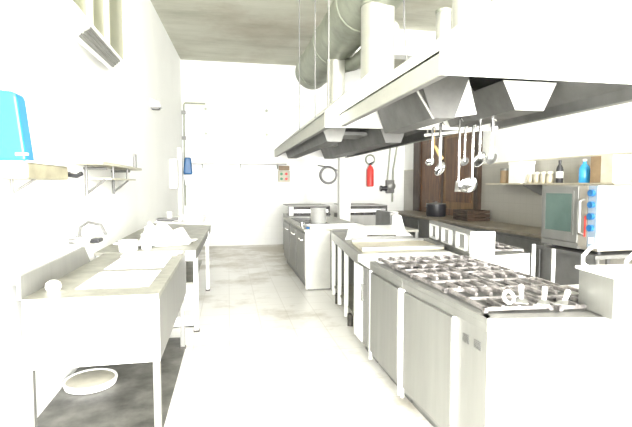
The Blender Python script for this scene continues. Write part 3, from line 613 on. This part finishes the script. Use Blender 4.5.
# far block
t = thing('steel_range', (1.55, 7.5, 0), 'large steel cooking block past the open bench with bright end', 'range')
MB().box(1.07, 2.03, 6.27, 8.68, .10, .84).build('body', M['steel'], t)
MB().box(1.10, 1.98, 6.30, 8.65, 0, .10).build('plinth', M['steel_dark'], t)
MB().box(1.04, 2.05, 6.255, 8.70, .84, .87).build('worktop', M['steel_top'], t, .004)
MB().box(1.06, 1.42, 6.262, 6.272, .02, .84).build('end_panel', M['riser'], t)  # paler steel paints the light falling on the near end
for y in (6.35, 7.15, 7.95): MB().box(1.052, 1.07, y, y + .72, .14, .80).build('door', M['steel'], t, .004)
for y in (6.45, 7.25, 8.05): MB().tube([(1.052, y, .70), (1.03, y, .70), (1.03, y + .25, .70), (1.052, y + .25, .70)], .008, 8).build('handle', M['chrome'], t)
MB().box(1.15, 1.60, 6.9, 7.6, .87, .876).build('hot_plate', M['iron'], t); MB().box(1.15, 1.60, 7.75, 8.4, .87, .876).build('hot_plate', M['iron'], t)
pot('stock_pot', (1.43, 7.2, .876), .125, .24, M['pot'], 'tall stainless stock pot on the far cooking block', 'pot')
t = thing('baking_tray', (1.5, 6.5, .87), 'flat white tray lying on the near end of the far block', 'tray')
MB().box(1.16, 1.95, 6.32, 6.75, .871, .885).build('base', M['white'], t)
k = MB(); k.box(1.14, 1.17, 6.30, 6.77, .871, .90); k.box(1.94, 1.97, 6.30, 6.77, .871, .90); k.box(1.17, 1.94, 6.30, 6.325, .871, .90); k.box(1.17, 1.94, 6.745, 6.77, .871, .90); k.build('rim', M['plastic'], t)
tag(MB().ground([(1.08, 6.30), (1.13, 6.30), (1.135, 6.42), (1.085, 6.44)], .871, .90).build('blue_cloth', M['blue2'], bevel=.01), 'small blue rag on the corner of the far block', 'rag')
t = thing('small_pan', (1.12, 6.62, .87), 'small dark handled pan at left edge of the far block', 'pan')
MB().lathe([(.035, 0), (.045, .01), (.045, .06), (.040, .06), (.038, .012), (.001, .01)], (1.085, 6.70, .871), 16).build('body', M['chrome'], t); MB().tube([(1.085, 6.66, .92), (1.08, 6.55, .935)], .008, 8).build('handle', M['black'], t)
# back ranges
for i, (x0, x1, lab) in enumerate(((1.19, 2.03, 'left-hand steel range with chrome control strip along the back wall'), (2.34, 3.25, 'right-hand steel range with chrome control strip along the back wall'))):
    t = thing('back_range', ((x0 + x1) / 2, 9.4, 0), lab, 'range', 'steel ranges along the back wall')
    MB().box(x0, x1, 9.0, 9.95, .08, .87).build('body', M['steel'], t)
    MB().box(x0 + .04, x1 - .04, 9.05, 9.9, 0, .08).build('plinth', M['steel_dark'], t)
    MB().box(x0, x1, 9.0, 9.12, .87, 1.06).build('control_panel', M['iron'], t)
    MB().box(x0 + .1, x1 - .04, 8.985, 9.0, .93, 1.0).build('chrome_strip', M['chrome'], t)
    MB().box(x0, x0 + .09, 8.985, 9.0, .88, 1.055).build('end_cap', M['white'], t)
    for k_ in range(4): MB().tube([(x0 + .22 + k_ * .2, 8.987, .90), (x0 + .22 + k_ * .2, 8.955, .90)], .022, 10).build('knob', M['black'], t)
    MB().box(x0 - .004, x1, 8.99, 9.97, 1.06, 1.075).build('top_cap', M['steel'], t)
tag(MB().box(2.09, 2.30, 8.42, 8.62, 0, 2.46).build('service_column', M['plastic'], bevel=.006), 'tall white square column rising to the far end of the hood', 'column')
tag(MB().lathe([(.09, 0), (.10, .02), (.12, .26), (.11, .27), (.10, .03), (.001, .02)], (2.55, 6.9, .80), 20).build('bucket', M['plastic']), 'white bucket behind the covered pan under the gas valve', 'bucket')
t = thing('side_table', (2.6, 6.9, 0), 'low steel table behind the island carrying the white bucket', 'table')
MB().box(2.37, 2.9, 6.6, 7.3, .77, .80).build('top', M['steel_top'], t)
for x in (2.40, 2.87):
    for y in (6.63, 7.27): MB().box(x - .02, x + .02, y - .02, y + .02, 0, .77).build('leg', M['steel'], t)

# ------------------------------------------------------------------ right side
t = thing('side_counter', (4.1, 7.5, 0), 'long dark brown-topped counter along the right wall', 'counter')
MB().ground([(3.80, 4.95), (RW - .03, 4.95), (RW - .12, 10.4), (3.66, 10.4)], .83, .87).build('worktop', M['counter'], t, .004)
MB().ground([(3.86, 5.0), (RW - .03, 5.0), (RW - .12, 10.35), (3.72, 10.35)], .10, .83).build('carcass', M['steel_dark'], t)
MB().ground([(3.92, 5.05), (RW - .05, 5.05), (RW - .12, 10.3), (3.8, 10.3)], 0, .10).build('plinth', M['black'], t)
for i in range(6):
    y = 5.05 + i * .88; x = 3.86 - (y - 5) * .026
    MB().prism([(x, y, .16), (x - .0215, y + .83, .16), (x - .0215, y + .83, .78), (x, y, .78)], (-.015, 0, 0)).build('door', M['steel_dark'], t, .003)
t = thing('wooden_crate', (4.2, 7.4, .87), 'dark brown wooden crate at far end of the right counter', 'crate')
k = MB(); 
for j in range(3): k.box(4.0, 4.42, 7.1, 7.12, .872 + j * .065, .925 + j * .065); k.box(4.0, 4.42, 7.58, 7.6, .872 + j * .065, .925 + j * .065); k.box(4.0, 4.02, 7.12, 7.58, .872 + j * .065, .925 + j * .065); k.box(4.40, 4.42, 7.12, 7.58, .872 + j * .065, .925 + j * .065)
k.build('slats', M['wood_dark'], t); MB().box(4.02, 4.40, 7.12, 7.58, .872, .89).build('bottom', M['wood_dark'], t)
pot('cooking_pot', (4.05, 8.4, .87), .19, .24, M['black'], 'blackened cooking pot on the right counter before the brown door', 'pot', M['steel_dark'])
# oven stand and oven (turned towards the island)
ca, sa = math.cos(R(-3.5)), math.sin(R(-3.5))
O = Vector((3.38, 3.655, 0)); ey = Vector((sa, ca, 0)) * .70; ex = Vector((ca, -sa, 0))       # ey along the oven front, ex to its back
TO = Matrix(((ex.x, ey.x, 0, O.x), (ex.y, ey.y, 0, O.y), (0, 0, 1, 0), (0, 0, 0, 1)))
t = thing('oven_stand', tuple(TO @ Vector((.4, .5, 0))), 'grey steel stand under the convection oven', 'stand')
MB().box(-.03, .93, -.03, 1.05, .80, .835, TO).build('top', M['steel_dark'], t)
MB().box(.0, .02, .0, 1.0, .12, .80, TO).build('front_panel', M['steel_dark'], t)
for x in (.02, .88):
    for y in (0.02, .98): MB().box(x - .02, x + .02, y - .02, y + .02, 0, .80, TO).build('leg', M['steel_dark'], t)
t = thing('convection_oven', tuple(TO @ Vector((.4, .5, .84))), 'stainless convection oven with dark glass door facing the island', 'oven')
for x in (.1, .8):
    for y in (.1, .9): MB().lathe([(.025, 0), (.025, .035)], tuple(TO @ Vector((x, y, .835))), 12).build('foot', M['black'], t)
MB().box(.015, .74, .0, 1.0, .87, 1.492, TO).build('body', M['ovenside'], t, .006)
MB().box(-.02, .015, .30, .99, .93, 1.485, TO).build('door', M['steel'], t, .006)
MB().box(-.026, -.018, .40, .90, 1.03, 1.41, TO).build('door_glass', M['ovenglass'], t)
k = MB(); k.box(-.028, -.018, .90, .93, 1.0, 1.44, TO); k.box(-.028, -.018, .37, .40, 1.0, 1.44, TO); k.box(-.028, -.018, .40, .90, 1.41, 1.44, TO); k.box(-.028, -.018, .40, .90, 1.0, 1.03, TO); k.build('glass_frame', M['steel'], t)
MB().box(-.012, .015, .0, .14, .90, 1.488, TO).build('control_panel', M['panel_blue'], t)
MB().box(-.014, .015, .15, .29, .90, 1.488, TO).build('latch_panel', M['ovenside'], t)
k = MB(); k.tube([TO @ Vector(p) for p in ((-.014, .21, 1.36), (-.06, .21, 1.34), (-.06, .21, 1.04), (-.014, .21, 1.02))], .014, 8); k.build('door_handle', M['steel'], t)
MB().box(-.018, -.012, .165, .19, 1.0, 1.2, TO).build('indicator', M['red'], t)
for z in (1.42, 1.31, 1.20, 1.09): MB().tube([TO @ Vector((-.012, .07, z)), TO @ Vector((-.045, .07, z))], .032, 14).build('knob', M['blue2'], t)
MB().box(-.016, -.012, .03, .11, .94, 1.0, TO).build('label_plate', M['plastic'], t)
MB().box(-.01, .015, .29, .99, .872, .925, TO).build('drip_tray', M['steel'], t)

t = thing('right_shelf', (4.4, 5.6, 1.5), 'long wall shelf with bracket above the right counter', 'shelf')
MB().box(4.17, RW - .012, 4.3, 6.85, 1.50, 1.52).build('board', M['griddle'], t)
for y in (5.95, 4.8): MB().prism([(RW - .012, y, 1.50), (4.25, y, 1.50), (4.25, y, 1.48), (RW - .05, y, 1.36), (RW - .012, y, 1.34)], (0, .03, 0)).build('bracket', M['steel_dark'], t)
t = thing('white_carton', (4.36, 6.2, 1.52), 'tall white carton on the right wall shelf', 'box')
MB().box(4.24, 4.48, 6.05, 6.33, 1.521, 1.84).build('body', M['plastic'], t, .004); MB().box(4.235, 4.485, 6.045, 6.335, 1.80, 1.845).build('lid', M['white'], t)
t = thing('coffee_tin', (4.36, 6.6, 1.52), 'grey and brown tin left of the tall white carton', 'tin')
MB().lathe([(.08, 0), (.085, .01), (.085, .20), (.08, .21)], (4.36, 6.58, 1.521), 20).build('body', M['brownbox'], t); MB().lathe([(.087, .20), (.087, .235), (.01, .24)], (4.36, 6.58, 1.521), 20).build('lid', M['steel'], t)
for i, (y, nm) in enumerate(((5.93, 'nearest the white carton'), (5.79, 'second from the white carton'), (5.65, 'third from the white carton'), (5.52, 'beside the dark bottle'))):
    t = thing('glass_jar', (4.33, y, 1.52), 'small glass jar with amber content on the shelf, ' + nm, 'jar', 'jars on the right wall shelf')
    MB().lathe([(.045, 0), (.05, .01), (.05, .10), (.035, .12), (.035, .13)], (4.33, y, 1.521), 16).build('jar', M['griddle'], t); MB().lathe([(.04, .128), (.04, .155), (.01, .157)], (4.33, y, 1.521), 16).build('lid', M['cream'], t)
def bottle(y, r, h, mat, cap, label, x=4.32):
    t = thing('bottle', (x, y, 1.52), label, 'bottle', 'bottles on the right wall shelf')
    MB().lathe([(r * .9, 0), (r, .01), (r, h * .58), (r * .85, h * .68), (r * .35, h * .82), (r * .35, h * .92)], (x, y, 1.521), 20).build('body', mat, t)
    MB().lathe([(r * .42, h * .91), (r * .42, h), (.005, h * 1.005)], (x, y, 1.521), 16).build('cap', cap, t)
    MB().lathe([(r * 1.01, h * .22), (r * 1.012, h * .24), (r * 1.012, h * .48), (r * 1.01, h * .5)], (x, y, 1.521), 20).build('sleeve', mat if mat is M['bottleblue'] else M['plastic'], t)
bottle(5.33, .045, .30, M['black'], M['black'], 'dark bottle with pale label on the right wall shelf')
bottle(4.90, .062, .29, M['bottleblue'], M['plastic'], 'bright blue bottle on the shelf above the oven')
t = thing('biscuit_tin', (4.33, 4.55, 1.52), 'brown and cream box at the near end of the shelf', 'box')
MB().box(4.22, 4.46, 4.38, 4.70, 1.521, 1.83).build('body', M['brownbox'], t, .004); MB().box(4.215, 4.465, 4.372, 4.54, 1.521, 1.835).build('sleeve', M['beige'], t, .003)

for o in bpy.data.objects:
    if '_o' in o: del o['_o']
